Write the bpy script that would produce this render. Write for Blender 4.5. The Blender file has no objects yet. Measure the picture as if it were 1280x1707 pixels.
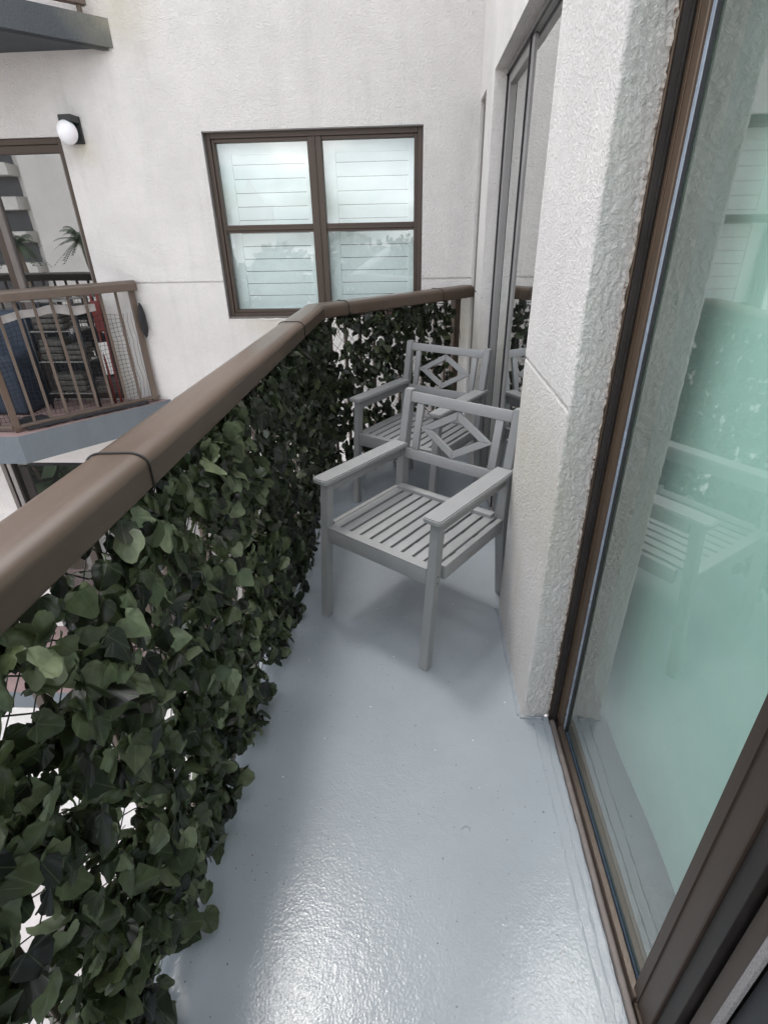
import bpy, bmesh, math, random
from mathutils import Vector, Matrix, noise
R = math.radians
random.seed(7)
sc = bpy.context.scene
COL = sc.collection

# ------------------------------------------------------------------ camera
cam_d = bpy.data.cameras.new("camera")
cam = bpy.data.objects.new("camera", cam_d); COL.objects.link(cam)
cam_d.sensor_fit = 'VERTICAL'; cam_d.sensor_height = 24.0
cam_d.lens = 24.0 * 882.0 / 1707.0
cam_d.clip_start = 0.02; cam_d.clip_end = 900
A0 = Vector((0.99809108, 0.0588124, -0.01884923))
A1 = Vector((0.01144209, -0.47601455, -0.87936297))
A2 = Vector((-0.06068995, 0.87746866, -0.47577881))
cam.matrix_world = Matrix(((A0.x, -A1.x, -A2.x, 0), (A0.y, -A1.y, -A2.y, 0), (A0.z, -A1.z, -A2.z, 1.5), (0, 0, 0, 1)))
sc.camera = cam

# ------------------------------------------------------------------ world, sun, exposure
SUN_EL, SUN_AZ = 69, 328          # azimuth: 0 = +Y, clockwise
w = bpy.data.worlds.new("World"); sc.world = w; w.use_nodes = True
nt = w.node_tree; nt.nodes.clear()
out = nt.nodes.new('ShaderNodeOutputWorld'); bg = nt.nodes.new('ShaderNodeBackground')
sky = nt.nodes.new('ShaderNodeTexSky'); sky.sky_type = 'NISHITA'; sky.sun_disc = False
sky.sun_elevation = R(SUN_EL); sky.sun_rotation = R(SUN_AZ); sky.air_density = 1.0; sky.dust_density = 2.0
tc = nt.nodes.new('ShaderNodeTexCoord'); mp = nt.nodes.new('ShaderNodeMapping'); mp.inputs['Scale'].default_value = (1, 1, 2.6)
nz = nt.nodes.new('ShaderNodeTexNoise'); nz.inputs['Scale'].default_value = 2.6; nz.inputs['Detail'].default_value = 9; nz.inputs['Roughness'].default_value = .58
rp = nt.nodes.new('ShaderNodeValToRGB'); rp.color_ramp.elements[0].position = .34; rp.color_ramp.elements[1].position = .56
nz2 = nt.nodes.new('ShaderNodeTexNoise'); nz2.inputs['Scale'].default_value = 4.5; nz2.inputs['Detail'].default_value = 8
rp2 = nt.nodes.new('ShaderNodeValToRGB')
rp2.color_ramp.elements[0].position = .3; rp2.color_ramp.elements[0].color = (6.2, 6.6, 7.2, 1)
rp2.color_ramp.elements[1].position = .7; rp2.color_ramp.elements[1].color = (12.5, 12.4, 12.2, 1)
mx = nt.nodes.new('ShaderNodeMix'); mx.data_type = 'RGBA'
L = nt.links.new
L(tc.outputs['Generated'], mp.inputs['Vector']); L(mp.outputs[0], nz.inputs['Vector']); L(mp.outputs[0], nz2.inputs['Vector'])
L(nz.outputs['Fac'], rp.inputs['Fac']); L(nz2.outputs['Fac'], rp2.inputs['Fac'])
L(rp.outputs['Color'], mx.inputs[0]); L(sky.outputs[0], mx.inputs[6]); L(rp2.outputs['Color'], mx.inputs[7])
L(mx.outputs[2], bg.inputs['Color']); L(bg.outputs[0], out.inputs['Surface'])
bg.inputs['Strength'].default_value = 0.15
sun_d = bpy.data.lights.new("sun", 'SUN'); sun_d.energy = 0.5; sun_d.angle = R(9); sun_d.color = (1, .97, .93)
sun = bpy.data.objects.new("sun", sun_d); COL.objects.link(sun)
az, el = R(SUN_AZ), R(SUN_EL)
sdir = Vector((math.sin(az) * math.cos(el), math.cos(az) * math.cos(el), math.sin(el)))
sun.rotation_euler = sdir.to_track_quat('Z', 'Y').to_euler()
sc.view_settings.view_transform = 'Standard'; sc.view_settings.look = 'None'; sc.view_settings.gamma = 1
sc.view_settings.exposure = 1.27
sc.cycles.max_bounces = 10; sc.cycles.transparent_max_bounces = 16

# ------------------------------------------------------------------ materials
def new_mat(name):
    m = bpy.data.materials.new(name); m.use_nodes = True
    return m, m.node_tree, m.node_tree.nodes['Principled BSDF']
def N(t, typ, **kw):
    n = t.nodes.new(typ)
    for k, v in kw.items():
        if k in n.inputs: n.inputs[k].default_value = v
        else: setattr(n, k, v)
    return n
def ramp(t, stops):
    n = t.nodes.new('ShaderNodeValToRGB'); e = n.color_ramp.elements
    while len(e) < len(stops): e.new(0.5)
    for i, (p, c) in enumerate(stops):
        e[i].position = p; e[i].color = c if len(c) == 4 else (*c, 1)
    return n
def coords(t, scale=(1, 1, 1), kind='Object'):
    a = t.nodes.new('ShaderNodeTexCoord'); b = t.nodes.new('ShaderNodeMapping'); b.inputs['Scale'].default_value = scale
    t.links.new(a.outputs[kind], b.inputs['Vector']); return b.outputs[0]
def mixc(t, fac, a, b, mode='MIX'):
    n = t.nodes.new('ShaderNodeMix'); n.data_type = 'RGBA'; n.blend_type = mode
    for s, v in ((0, fac), (6, a), (7, b)):
        if isinstance(v, (int, float)): n.inputs[s].default_value = v
        elif isinstance(v, tuple): n.inputs[s].default_value = v if len(v) == 4 else (*v, 1)
        else: t.links.new(v, n.inputs[s])
    return n.outputs[2]
def bump(t, b, h, strength, dist, prev=None):
    n = N(t, 'ShaderNodeBump'); n.inputs['Strength'].default_value = strength; n.inputs['Distance'].default_value = dist
    t.links.new(h, n.inputs['Height'])
    if prev is not None: t.links.new(prev, n.inputs['Normal'])
    t.links.new(n.outputs[0], b.inputs['Normal']); return n.outputs[0]
def paint(name, col, rough=.5, var=.08, scale=14, bstr=.15, bdist=.002, bscale=180, spec=.5, metal=0.0, stretch=(1, 1, 1), dirt=None):
    m, t, b = new_mat(name)
    v = coords(t, stretch)
    n = N(t, 'ShaderNodeTexNoise', Scale=scale, Detail=6.0, Roughness=.6); t.links.new(v, n.inputs['Vector'])
    lo = tuple(c * (1 - var) for c in col); hi = tuple(min(1, c * (1 + var)) for c in col)
    r = ramp(t, [(.3, lo), (.7, hi)]); t.links.new(n.outputs['Fac'], r.inputs['Fac'])
    c = r.outputs['Color']
    if dirt:
        d = N(t, 'ShaderNodeTexNoise', Scale=dirt[1], Detail=9.0, Roughness=.72); t.links.new(v, d.inputs['Vector'])
        dr = ramp(t, [(dirt[2], (0, 0, 0)), (dirt[2] + .1, (1, 1, 1))]); t.links.new(d.outputs['Fac'], dr.inputs['Fac'])
        c = mixc(t, dr.outputs['Color'], c, dirt[0])
    t.links.new(c, b.inputs['Base Color'])
    b.inputs['Roughness'].default_value = rough; b.inputs['Metallic'].default_value = metal
    b.inputs['Specular IOR Level'].default_value = spec
    rr = N(t, 'ShaderNodeMapRange'); rr.inputs[3].default_value = max(.02, rough - .1); rr.inputs[4].default_value = min(1, rough + .12)
    t.links.new(n.outputs['Fac'], rr.inputs[0]); t.links.new(rr.outputs[0], b.inputs['Roughness'])
    if bstr:
        k = N(t, 'ShaderNodeTexNoise', Scale=bscale, Detail=3.0); t.links.new(v, k.inputs['Vector'])
        bump(t, b, k.outputs['Fac'], bstr, bdist)
    return m

def stucco(name, col, fine=1.0, stains=True):
    m, t, b = new_mat(name)
    v = coords(t)
    # warped trowel swirls
    wn = N(t, 'ShaderNodeTexNoise', Scale=9.0, Detail=3.0); t.links.new(v, wn.inputs['Vector'])
    wv = mixc(t, .05, v, wn.outputs['Color'])
    a = N(t, 'ShaderNodeTexNoise', Scale=88.0, Detail=7.0, Roughness=.66, Distortion=.35); t.links.new(wv, a.inputs['Vector'])
    ar = ramp(t, [(.34, (0, 0, 0)), (.62, (1, 1, 1))]); t.links.new(a.outputs['Fac'], ar.inputs['Fac'])
    c2 = N(t, 'ShaderNodeTexVoronoi', Scale=170.0); c2.feature = 'SMOOTH_F1'; t.links.new(wv, c2.inputs['Vector'])
    h = mixc(t, .5, ar.outputs['Color'], c2.outputs['Distance'])
    n1 = bump(t, b, h, .9 * fine, .007)
    lowf = N(t, 'ShaderNodeTexNoise', Scale=3.2, Detail=3.0); t.links.new(v, lowf.inputs['Vector'])
    bump(t, b, lowf.outputs['Fac'], .22, .02, n1)
    # colour: mottled paint, vertical weather streaks, a little yellow mildew
    p = N(t, 'ShaderNodeTexNoise', Scale=2.2, Detail=7.0, Roughness=.62); t.links.new(v, p.inputs['Vector'])
    r = ramp(t, [(.3, tuple(x * .90 for x in col)), (.7, tuple(min(1, x * 1.05) for x in col))]); t.links.new(p.outputs['Fac'], r.inputs['Fac'])
    c = r.outputs['Color']
    if stains:
        sv = coords(t, (5, 5, .35))
        s = N(t, 'ShaderNodeTexNoise', Scale=1.6, Detail=8.0, Roughness=.7); t.links.new(sv, s.inputs['Vector'])
        sr = ramp(t, [(.5, (0, 0, 0)), (.75, (.35, .35, .35))]); t.links.new(s.outputs['Fac'], sr.inputs['Fac'])
        c = mixc(t, sr.outputs['Color'], c, tuple(x * .72 for x in col))
        g = N(t, 'ShaderNodeTexNoise', Scale=1.1, Detail=6.0, Roughness=.7); t.links.new(v, g.inputs['Vector'])
        gr = ramp(t, [(.58, (0, 0, 0)), (.8, (.5, .5, .5))]); t.links.new(g.outputs['Fac'], gr.inputs['Fac'])
        c = mixc(t, gr.outputs['Color'], c, (col[0] * .8, col[1] * .79, col[2] * .6))
        k = N(t, 'ShaderNodeTexNoise', Scale=170.0, Detail=2.0); t.links.new(v, k.inputs['Vector'])
        kr = ramp(t, [(.70, (0, 0, 0)), (.76, (.6, .6, .6))]); t.links.new(k.outputs['Fac'], kr.inputs['Fac'])
        c = mixc(t, kr.outputs['Color'], c, tuple(x * .6 for x in col))
    if stains:
        # mildew patches with their own ragged shape: under the slab end, under the window sill, by the railing end
        gn = N(t, 'ShaderNodeTexNoise', Scale=9.0, Detail=8.0, Roughness=.7); t.links.new(v, gn.inputs['Vector'])
        for cx, cz, sx, sz in ((-1.83, 2.72, 3.6, 3.2), (-.95, .85, 2.2, 9.0), (.33, .82, 9.0, 3.2), (-2.24, 1.98, 9.0, 9.0)):
            mpn = t.nodes.new('ShaderNodeMapping'); mpn.inputs['Location'].default_value = (-cx * sx, 0, -cz * sz); mpn.inputs['Scale'].default_value = (sx, .01, sz)
            t.links.new(v, mpn.inputs['Vector'])
            ln = N(t, 'ShaderNodeVectorMath'); ln.operation = 'LENGTH'; t.links.new(mpn.outputs[0], ln.inputs[0])
            m1 = N(t, 'ShaderNodeMath'); m1.operation = 'SUBTRACT'; m1.inputs[0].default_value = 1.1; t.links.new(ln.outputs['Value'], m1.inputs[1])
            m2 = N(t, 'ShaderNodeMath'); m2.operation = 'MULTIPLY'; m2.use_clamp = True; t.links.new(m1.outputs[0], m2.inputs[0]); t.links.new(gn.outputs['Fac'], m2.inputs[1])
            c = mixc(t, m2.outputs[0], c, (.50, .46, .33))
    t.links.new(c, b.inputs['Base Color'])
    b.inputs['Roughness'].default_value = .85; b.inputs['Specular IOR Level'].default_value = .25
    return m

def glass(name, tint, refl=1.9, base=.03, rough=0.0, film=None):
    m = bpy.data.materials.new(name); m.use_nodes = True; t = m.node_tree; t.nodes.clear()
    o = t.nodes.new('ShaderNodeOutputMaterial'); tr = N(t, 'ShaderNodeBsdfTransparent'); tr.inputs[0].default_value = (*tint, 1)
    gl = N(t, 'ShaderNodeBsdfGlossy'); gl.inputs['Roughness'].default_value = rough; gl.inputs['Color'].default_value = (.97, .98, .97, 1)
    # two-sided Schlick reflectance (a single sheet stands for both faces of the pane)
    ge = N(t, 'ShaderNodeNewGeometry'); dt = N(t, 'ShaderNodeVectorMath'); dt.operation = 'DOT_PRODUCT'
    t.links.new(ge.outputs['Incoming'], dt.inputs[0]); t.links.new(ge.outputs['Normal'], dt.inputs[1])
    ab = N(t, 'ShaderNodeMath'); ab.operation = 'ABSOLUTE'; t.links.new(dt.outputs['Value'], ab.inputs[0])
    om = N(t, 'ShaderNodeMath'); om.operation = 'SUBTRACT'; om.inputs[0].default_value = 1; t.links.new(ab.outputs[0], om.inputs[1])
    pw = N(t, 'ShaderNodeMath'); pw.operation = 'POWER'; pw.inputs[1].default_value = 4.0; t.links.new(om.outputs[0], pw.inputs[0])
    ma = N(t, 'ShaderNodeMath'); ma.operation = 'MULTIPLY_ADD'; ma.use_clamp = True
    ma.inputs[1].default_value = refl; ma.inputs[2].default_value = base
    t.links.new(pw.outputs[0], ma.inputs[0])
    mxs = t.nodes.new('ShaderNodeMixShader'); t.links.new(ma.outputs[0], mxs.inputs[0])
    # slight pane waviness
    v = coords(t); nn = N(t, 'ShaderNodeTexNoise', Scale=2.2, Detail=1.0); t.links.new(v, nn.inputs['Vector'])
    bp = N(t, 'ShaderNodeBump'); bp.inputs['Strength'].default_value = .12; bp.inputs['Distance'].default_value = .01
    t.links.new(nn.outputs['Fac'], bp.inputs['Height']); t.links.new(bp.outputs[0], gl.inputs['Normal'])
    last = tr.outputs[0]
    if film:
        df = N(t, 'ShaderNodeBsdfDiffuse'); df.inputs[0].default_value = (*film[0], 1)
        s1 = N(t, 'ShaderNodeTexNoise', Scale=1.7, Detail=7.0, Roughness=.65); t.links.new(v, s1.inputs['Vector'])
        s2 = N(t, 'ShaderNodeTexNoise', Scale=150.0, Detail=2.0); t.links.new(v, s2.inputs['Vector'])
        r1 = N(t, 'ShaderNodeMapRange'); r1.inputs[1].default_value = .3; r1.inputs[2].default_value = .7
        r1.inputs[3].default_value = film[1]; r1.inputs[4].default_value = film[2]; t.links.new(s1.outputs['Fac'], r1.inputs[0])
        r2 = ramp(t, [(.74, (0, 0, 0)), (.80, (.35, .35, .35))]); t.links.new(s2.outputs['Fac'], r2.inputs['Fac'])
        ad = N(t, 'ShaderNodeMath'); ad.operation = 'ADD'; ad.use_clamp = True
        t.links.new(r1.outputs[0], ad.inputs[0]); t.links.new(r2.outputs['Color'], ad.inputs[1])
        m1 = t.nodes.new('ShaderNodeMixShader'); t.links.new(ad.outputs[0], m1.inputs[0])
        t.links.new(tr.outputs[0], m1.inputs[1]); t.links.new(df.outputs[0], m1.inputs[2]); last = m1.outputs[0]
    t.links.new(last, mxs.inputs[1]); t.links.new(gl.outputs[0], mxs.inputs[2]); t.links.new(mxs.outputs[0], o.inputs[0])
    return m

def floor_mat():
    m, t, b = new_mat('painted_floor')
    v = coords(t)
    a = N(t, 'ShaderNodeTexNoise', Scale=2.4, Detail=6.0, Roughness=.6); t.links.new(v, a.inputs['Vector'])
    r = ramp(t, [(.3, (.245, .27, .29)), (.7, (.28, .307, .329))]); t.links.new(a.outputs['Fac'], r.inputs['Fac'])
    k = N(t, 'ShaderNodeTexNoise', Scale=105.0, Detail=1.0); t.links.new(v, k.inputs['Vector'])
    kr = ramp(t, [(.745, (0, 0, 0)), (.77, (1, 1, 1))]); t.links.new(k.outputs['Fac'], kr.inputs['Fac'])
    c = mixc(t, kr.outputs['Color'], r.outputs['Color'], (.12, .13, .15))
    t.links.new(c, b.inputs['Base Color'])
    rr = N(t, 'ShaderNodeMapRange'); rr.inputs[1].default_value = .3; rr.inputs[2].default_value = .7; rr.inputs[3].default_value = .08; rr.inputs[4].default_value = .17
    t.links.new(a.outputs['Fac'], rr.inputs[0]); t.links.new(rr.outputs[0], b.inputs['Roughness'])
    f1 = N(t, 'ShaderNodeTexNoise', Scale=150.0, Detail=3.0, Roughness=.5); t.links.new(v, f1.inputs['Vector'])
    n1 = bump(t, b, f1.outputs['Fac'], .5, .0013)
    f2 = N(t, 'ShaderNodeTexNoise', Scale=28.0, Detail=3.0, Distortion=.8); t.links.new(v, f2.inputs['Vector'])
    n2 = bump(t, b, f2.outputs['Fac'], .22, .003, n1)
    f3 = N(t, 'ShaderNodeTexNoise', Scale=5.0, Detail=2.0); t.links.new(v, f3.inputs['Vector'])
    bump(t, b, f3.outputs['Fac'], .14, .008, n2)
    b.inputs['Specular IOR Level'].default_value = .23
    return m

def leaf_mat():
    m, t, b = new_mat('ivy_leaf')
    at = N(t, 'ShaderNodeAttribute'); at.attribute_name = 'tone'
    r = ramp(t, [(0, (.007, .009, .005)), (.25, (.016, .023, .010)), (.5, (.042, .056, .023)), (.75, (.098, .120, .056)), (1, (.20, .235, .14))])
    t.links.new(at.outputs['Fac'], r.inputs['Fac'])
    v = coords(t); n = N(t, 'ShaderNodeTexNoise', Scale=45.0, Detail=5.0); t.links.new(v, n.inputs['Vector'])
    nr = ramp(t, [(.3, (.7, .7, .7)), (.7, (1.25, 1.25, 1.2))]); t.links.new(n.outputs['Fac'], nr.inputs['Fac'])
    c = mixc(t, 1.0, r.outputs['Color'], nr.outputs['Color'], 'MULTIPLY')
    g = N(t, 'ShaderNodeNewGeometry'); c = mixc(t, g.outputs['Backfacing'], c, mixc(t, .5, c, (.10, .13, .08)))
    # veins from the leaf's own map
    uv = t.nodes.new('ShaderNodeAttribute'); uv.attribute_name = 'vein'
    vr = ramp(t, [(.80, (0, 0, 0)), (.97, (.38, .38, .38))]); t.links.new(uv.outputs['Fac'], vr.inputs['Fac'])
    c = mixc(t, vr.outputs['Color'], c, (.16, .20, .10))
    t.links.new(c, b.inputs['Base Color']); b.inputs['Roughness'].default_value = .30; b.inputs['Specular IOR Level'].default_value = .4
    k = N(t, 'ShaderNodeTexNoise', Scale=420.0, Detail=2.0); t.links.new(v, k.inputs['Vector'])
    bump(t, b, k.outputs['Fac'], .3, .001)
    o = t.nodes['Material Output']; tl = N(t, 'ShaderNodeBsdfTranslucent'); t.links.new(c, tl.inputs[0])
    ms = t.nodes.new('ShaderNodeMixShader'); ms.inputs[0].default_value = .22
    t.links.new(b.outputs[0], ms.inputs[1]); t.links.new(tl.outputs[0], ms.inputs[2]); t.links.new(ms.outputs[0], o.inputs[0])
    return m

M = dict(
    wall=stucco('stucco', (.70, .675, .65)),
    slab=stucco('slab_stucco', (.085, .095, .102), .8, True),
    slabl=stucco('slab_stucco_blue', (.135, .155, .17), .7, True),
    soffit=stucco('soffit_stucco', (.66, .65, .61), .6, False),
    pink=paint('faded_red_floor', (.25, .17, .16), .7, .15, 8, .3, .003, 90),
    floor=floor_mat(), leaf=leaf_mat(),
    rail=paint('brown_rail_paint', (.088, .059, .041), .34, .16, 5, .16, .001, 300, .5, 0, (3, .6, 3), ((.19, .16, .14), 75, .63)),
    rail2=paint('brown_rail_paint_dull', (.108, .080, .062), .5, .14, 9, .15, .001, 200),
    bronze=paint('bronze_aluminium', (.066, .048, .037), .42, .14, 6, .1, .001, 160, .5, .35, (1, 1, .3)),
    bronzel=paint('worn_bronze_aluminium', (.105, .072, .048), .45, .2, 10, .1, .001, 160, .5, .35, (3, 3, .25)),
    bronzeg=paint('greyed_aluminium', (.15, .13, .12), .5, .15, 14, .15, .001, 160, .5, .2, (2, 2, .4), ((.10, .07, .05), 40, .66)),
    greyf=paint('pale_grey_frame', (.25, .24, .235), .45, .12, 12, .1, .001, 160, .5, .1, (1, 1, .4)),
    dark=paint('dark_bronze', (.028, .024, .022), .5, .3, 25, .2, .001, 160, .4, .1, (1, 1, .4), ((.09, .07, .055), 30, .66)),
    rubber=paint('black_rubber', (.012, .013, .016), .45, .2, 20, 0),
    gaskl=paint('blue_grey_gasket', (.24, .28, .33), .25, .15, 20, 0),
    bluegask=paint('blue_black_gasket', (.035, .05, .07), .8, .2, 20, 0, .002, 180, .15),
    brush=paint('grey_brush_strip', (.26, .25, .25), .9, .3, 240, .5, .002, 400),
    chair=paint('grey_chair_paint', (.25, .252, .25), .42, .07, 6, .2, .0008, 90, .5, 0, (1, 1, 1)),
    tie=paint('black_tie', (.012, .011, .011), .4, .1, 20, 0),
    netg=paint('dark_green_netting', (.012, .018, .012), .5, .2, 20, 0),
    netb=paint('black_net_cord', (.012, .012, .014), .8, .2, 20, 0),
    tape=paint('white_net_band', (.62, .60, .58), .8, .1, 20, .3, .002, 90),
    shutter=paint('white_shutter', (.90, .91, .90), .45, .03, 5, 0),
    curtain=paint('pale_mint_blind', (.70, .82, .78), .85, .05, 3, .15, .001, 500),
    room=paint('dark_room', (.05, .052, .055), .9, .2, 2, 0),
    lampk=paint('black_lamp_metal', (.02, .022, .022), .45, .3, 30, .2, .001, 200),
    blue=paint('blue_fabric', (.022, .034, .055), .7, .25, 12, .4, .01, 20),
    red=paint('red_plastic', (.13, .016, .013), .45, .1, 8, 0),
    blackc=paint('black_cloth', (.015, .015, .018), .8, .3, 20, .5, .006, 25),
    steel=paint('grey_wire', (.20, .20, .19), .5, .2, 20, 0),
    box=paint('cream_cloth', (.07, .068, .06), .8, .3, 25, .3, .01, 30),
    ground=paint('pale_paving', (.50, .46, .44), .85, .2, 1.2, .2, .01, 12),
    tower=paint('tower_render', (.62, .60, .57), .85, .1, .3, 0),
    tower2=paint('tower_tan', (.36, .24, .16), .85, .1, .3, 0),
    tdark=paint('tower_dark_band', (.09, .09, .095), .4, .2, .5, 0),  # plain dark colour of the window bands between the balcony fronts
    trunk=paint('bark', (.16, .12, .09), .9, .3, 5, 0),
    frond=paint('frond_green', (.035, .06, .025), .6, .35, 2, 0),
    caulk=paint('white_caulk', (.62, .60, .57), .6, .1, 30, .3, .002, 60),
    rust=paint('crumbled_stucco_edge', (.46, .42, .38), .95, .3, 90, .9, .006, 140, .2, 0, (1, 1, 1), ((.13, .085, .06), 60, .56)),
    scrap=paint('white_scrap', (.8, .8, .78), .6, .05, 20, 0),
    reed=paint('paper_tag', (.55, .25, .08), .6, .2, 20, 0),
)
def globe_mat():
    m, t, b = new_mat('opal_glass'); b.inputs['Base Color'].default_value = (.82, .82, .84, 1); b.inputs['Roughness'].default_value = .18
    b.inputs['Subsurface Weight'].default_value = .15; return m
M['globe'] = globe_mat()
M['g_win'] = glass('window_glass', (.89, .96, .955), .9, .15)
M['g_door'] = glass('tinted_door_glass', (.50, .50, .50), .9, .30)
M['g_big'] = glass('green_door_glass', (.79, .95, .88), .95, .19, 0.022, ((.52, .66, .60), .05, .18))
M['g_side'] = glass('side_door_glass', (.55, .60, .60), 1.0, .35)

# ------------------------------------------------------------------ mesh helpers
def add_box(bm, c, s, rot=None, bev=0.0, seg=1):
    r = bmesh.ops.create_cube(bm, size=1.0)
    vs = r['verts']
    bmesh.ops.scale(bm, vec=s, verts=vs)
    if bev > 0:
        es = list({e for v in vs for e in v.link_edges})
        rr = bmesh.ops.bevel(bm, geom=es, offset=bev, segments=seg, affect='EDGES', profile=.6)
        vs = list({v for f in rr['faces'] for v in f.verts} | {v for v in vs if v.is_valid})
        # collect whole island
        seen = set(vs); st = list(vs)
        while st:
            q = st.pop()
            for e in q.link_edges:
                o = e.other_vert(q)
                if o not in seen: seen.add(o); st.append(o)
        vs = list(seen)
    mt = Matrix.Translation(c)
    if rot is not None: mt = mt @ (rot if isinstance(rot, Matrix) else Matrix.Rotation(rot, 4, 'Z'))
    bmesh.ops.transform(bm, matrix=mt, verts=vs)
    return vs
def bb(bm, x0, x1, y0, y1, z0, z1, bev=0.0, seg=1):
    return add_box(bm, ((x0 + x1) / 2, (y0 + y1) / 2, (z0 + z1) / 2), (abs(x1 - x0), abs(y1 - y0), abs(z1 - z0)), None, bev, seg)
def bar(bm, a, b, w, h, bev=0.0, up=Vector((0, 0, 1)), cut=None):
    a, b = Vector(a), Vector(b); d = b - a; y = d.normalized(); x = y.cross(up)
    if x.length < 1e-4: x = Vector((1, 0, 0))
    x.normalize(); z = x.cross(y)
    m3 = Matrix(((x.x, y.x, z.x, 0), (x.y, y.y, z.y, 0), (x.z, y.z, z.z, 0), (0, 0, 0, 1)))
    return add_box(bm, (a + b) / 2, (w, d.length, h), m3, bev)
def tube(bm, pts, r, n=6, closed=False):
    pts = [Vector(p) for p in pts]; rings = []
    for i, p in enumerate(pts):
        if closed: d = pts[(i + 1) % len(pts)] - pts[i - 1]
        else: d = pts[min(i + 1, len(pts) - 1)] - pts[max(i - 1, 0)]
        d.normalize(); x = d.orthogonal() if abs(d.z) > .95 else d.cross(Vector((0, 0, 1)))
        x.normalize(); y = d.cross(x)
        rr = r[i] if isinstance(r, (list, tuple)) else r
        rings.append([bm.verts.new(p + rr * (math.cos(2 * math.pi * k / n) * x + math.sin(2 * math.pi * k / n) * y)) for k in range(n)])
    m = len(rings)
    for i in range(m if closed else m - 1):
        a, b = rings[i], rings[(i + 1) % m]
        for k in range(n): bm.faces.new((a[k], a[(k + 1) % n], b[(k + 1) % n], b[k]))
    if not closed:
        bm.faces.new(rings[0][::-1]); bm.faces.new(rings[-1])
def quad(bm, *p): return bm.faces.new([bm.verts.new(q) for q in p])
def prism(bm, poly, z0, z1):
    lo = [bm.verts.new((x, y, z0)) for x, y in poly]; hi = [bm.verts.new((x, y, z1)) for x, y in poly]
    n = len(poly); fs = [bm.faces.new(hi), bm.faces.new(lo[::-1])]
    for i in range(n): fs.append(bm.faces.new((lo[i], lo[(i + 1) % n], hi[(i + 1) % n], hi[i])))
    return fs
def sweep(bm, sec, path):
    """sec: list of (across, up); path: list of (point, across-vector) -> mitred extrusion"""
    rings = [[bm.verts.new(Vector(p) + Vector(a) * s[0] + Vector((0, 0, s[1]))) for s in sec] for p, a in path]
    n = len(sec)
    for i in range(len(rings) - 1):
        for k in range(n): bm.faces.new((rings[i][k], rings[i][(k + 1) % n], rings[i + 1][(k + 1) % n], rings[i + 1][k]))
    bm.faces.new(rings[0][::-1]); bm.faces.new(rings[-1])
def obj(name, bm, mat, parent=None, smooth=False, fix=True, label=None, auto=False):
    if fix: bmesh.ops.recalc_face_normals(bm, faces=bm.faces)
    me = bpy.data.meshes.new(name); bm.to_mesh(me); bm.free()
    for mt in (mat if isinstance(mat, (list, tuple)) else [mat]): me.materials.append(M[mt] if isinstance(mt, str) else mt)
    if smooth: me.polygons.foreach_set('use_smooth', [True] * len(me.polygons))
    if auto and hasattr(me, 'set_sharp_from_angle'):
        me.polygons.foreach_set('use_smooth', [True] * len(me.polygons)); me.set_sharp_from_angle(angle=R(40))
    o = bpy.data.objects.new(name, me); COL.objects.link(o)
    if parent: o.parent = parent
    if label: o['label'] = label
    return o
def tag(o, label, cat, group=None):
    o['label'] = label; o['category'] = cat
    if group: o['group'] = group
    return o
def thing(name, label, cat, loc=(0, 0, 0), rz=0, group=None):
    o = bpy.data.objects.new(name, None); COL.objects.link(o); o.empty_display_size = .1
    o.location = loc; o.rotation_euler = (0, 0, rz); return tag(o, label, cat, group)
def struct(name, bm, mat, label=None, **k):
    o = obj(name, bm, mat, **k); o['kind'] = 'structure'
    if label: o['label'] = label
    return o
def nb(): return bmesh.new()

def relief(bm, us, vs, depth, P, T):
    """wall face made of cells; depth(u,v) = recess in m, or None for a hole. P(u,v,d) -> point. T: wall thickness"""
    us = sorted(set(us)); vs = sorted(set(vs))
    def D(i, j):
        if i < 0 or j < 0 or i >= len(us) - 1 or j >= len(vs) - 1: return None
        d = depth((us[i] + us[i + 1]) / 2, (vs[j] + vs[j + 1]) / 2)
        return T if d is None else d
    for i in range(len(us) - 1):
        for j in range(len(vs) - 1):
            d = D(i, j); u0, u1, v0, v1 = us[i], us[i + 1], vs[j], vs[j + 1]
            if d < T: quad(bm, P(u0, v0, d), P(u1, v0, d), P(u1, v1, d), P(u0, v1, d))
            e = D(i + 1, j)
            if e is not None and e != d: quad(bm, P(u1, v0, d), P(u1, v0, e), P(u1, v1, e), P(u1, v1, d))
            e = D(i, j + 1)
            if e is not None and e != d: quad(bm, P(u0, v1, d), P(u1, v1, d), P(u1, v1, e), P(u0, v1, e))

WY = 4.15          # far wall plane
WX = .37           # our own wall plane
GX = .50           # our glass plane

# ================================================================== SETTING
bm = nb()
quad(bm, (-300, -300, -7), (300, -300, -7), (300, 300, -7), (-300, 300, -7))
struct('ground', bm, 'ground')
bm = nb()
poly = [(-.67, -2.6), (.46, -2.6), (.46, 1.3), (.45, 1.3), (.45, 4.149), (.36, 4.149), (-.67, 3.12)]
prism(bm, poly, -.2, 0)
struct('balcony_floor', bm, 'floor')

# ================================================================== THE BUILDING
B = thing('apartment_building', 'cream stucco apartment building with bronze framed windows around the balconies', 'building', (0, WY, 0))
def part(name, bm, mat, parent=B, **k):
    """parts are modelled in world coordinates; shift into the parent's frame"""
    off = Vector((0, 0, 0)); p = parent
    while p: off += p.location; p = p.parent
    bmesh.ops.translate(bm, vec=-off, verts=bm.verts)
    return obj(name, bm, mat, parent, **k)

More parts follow.
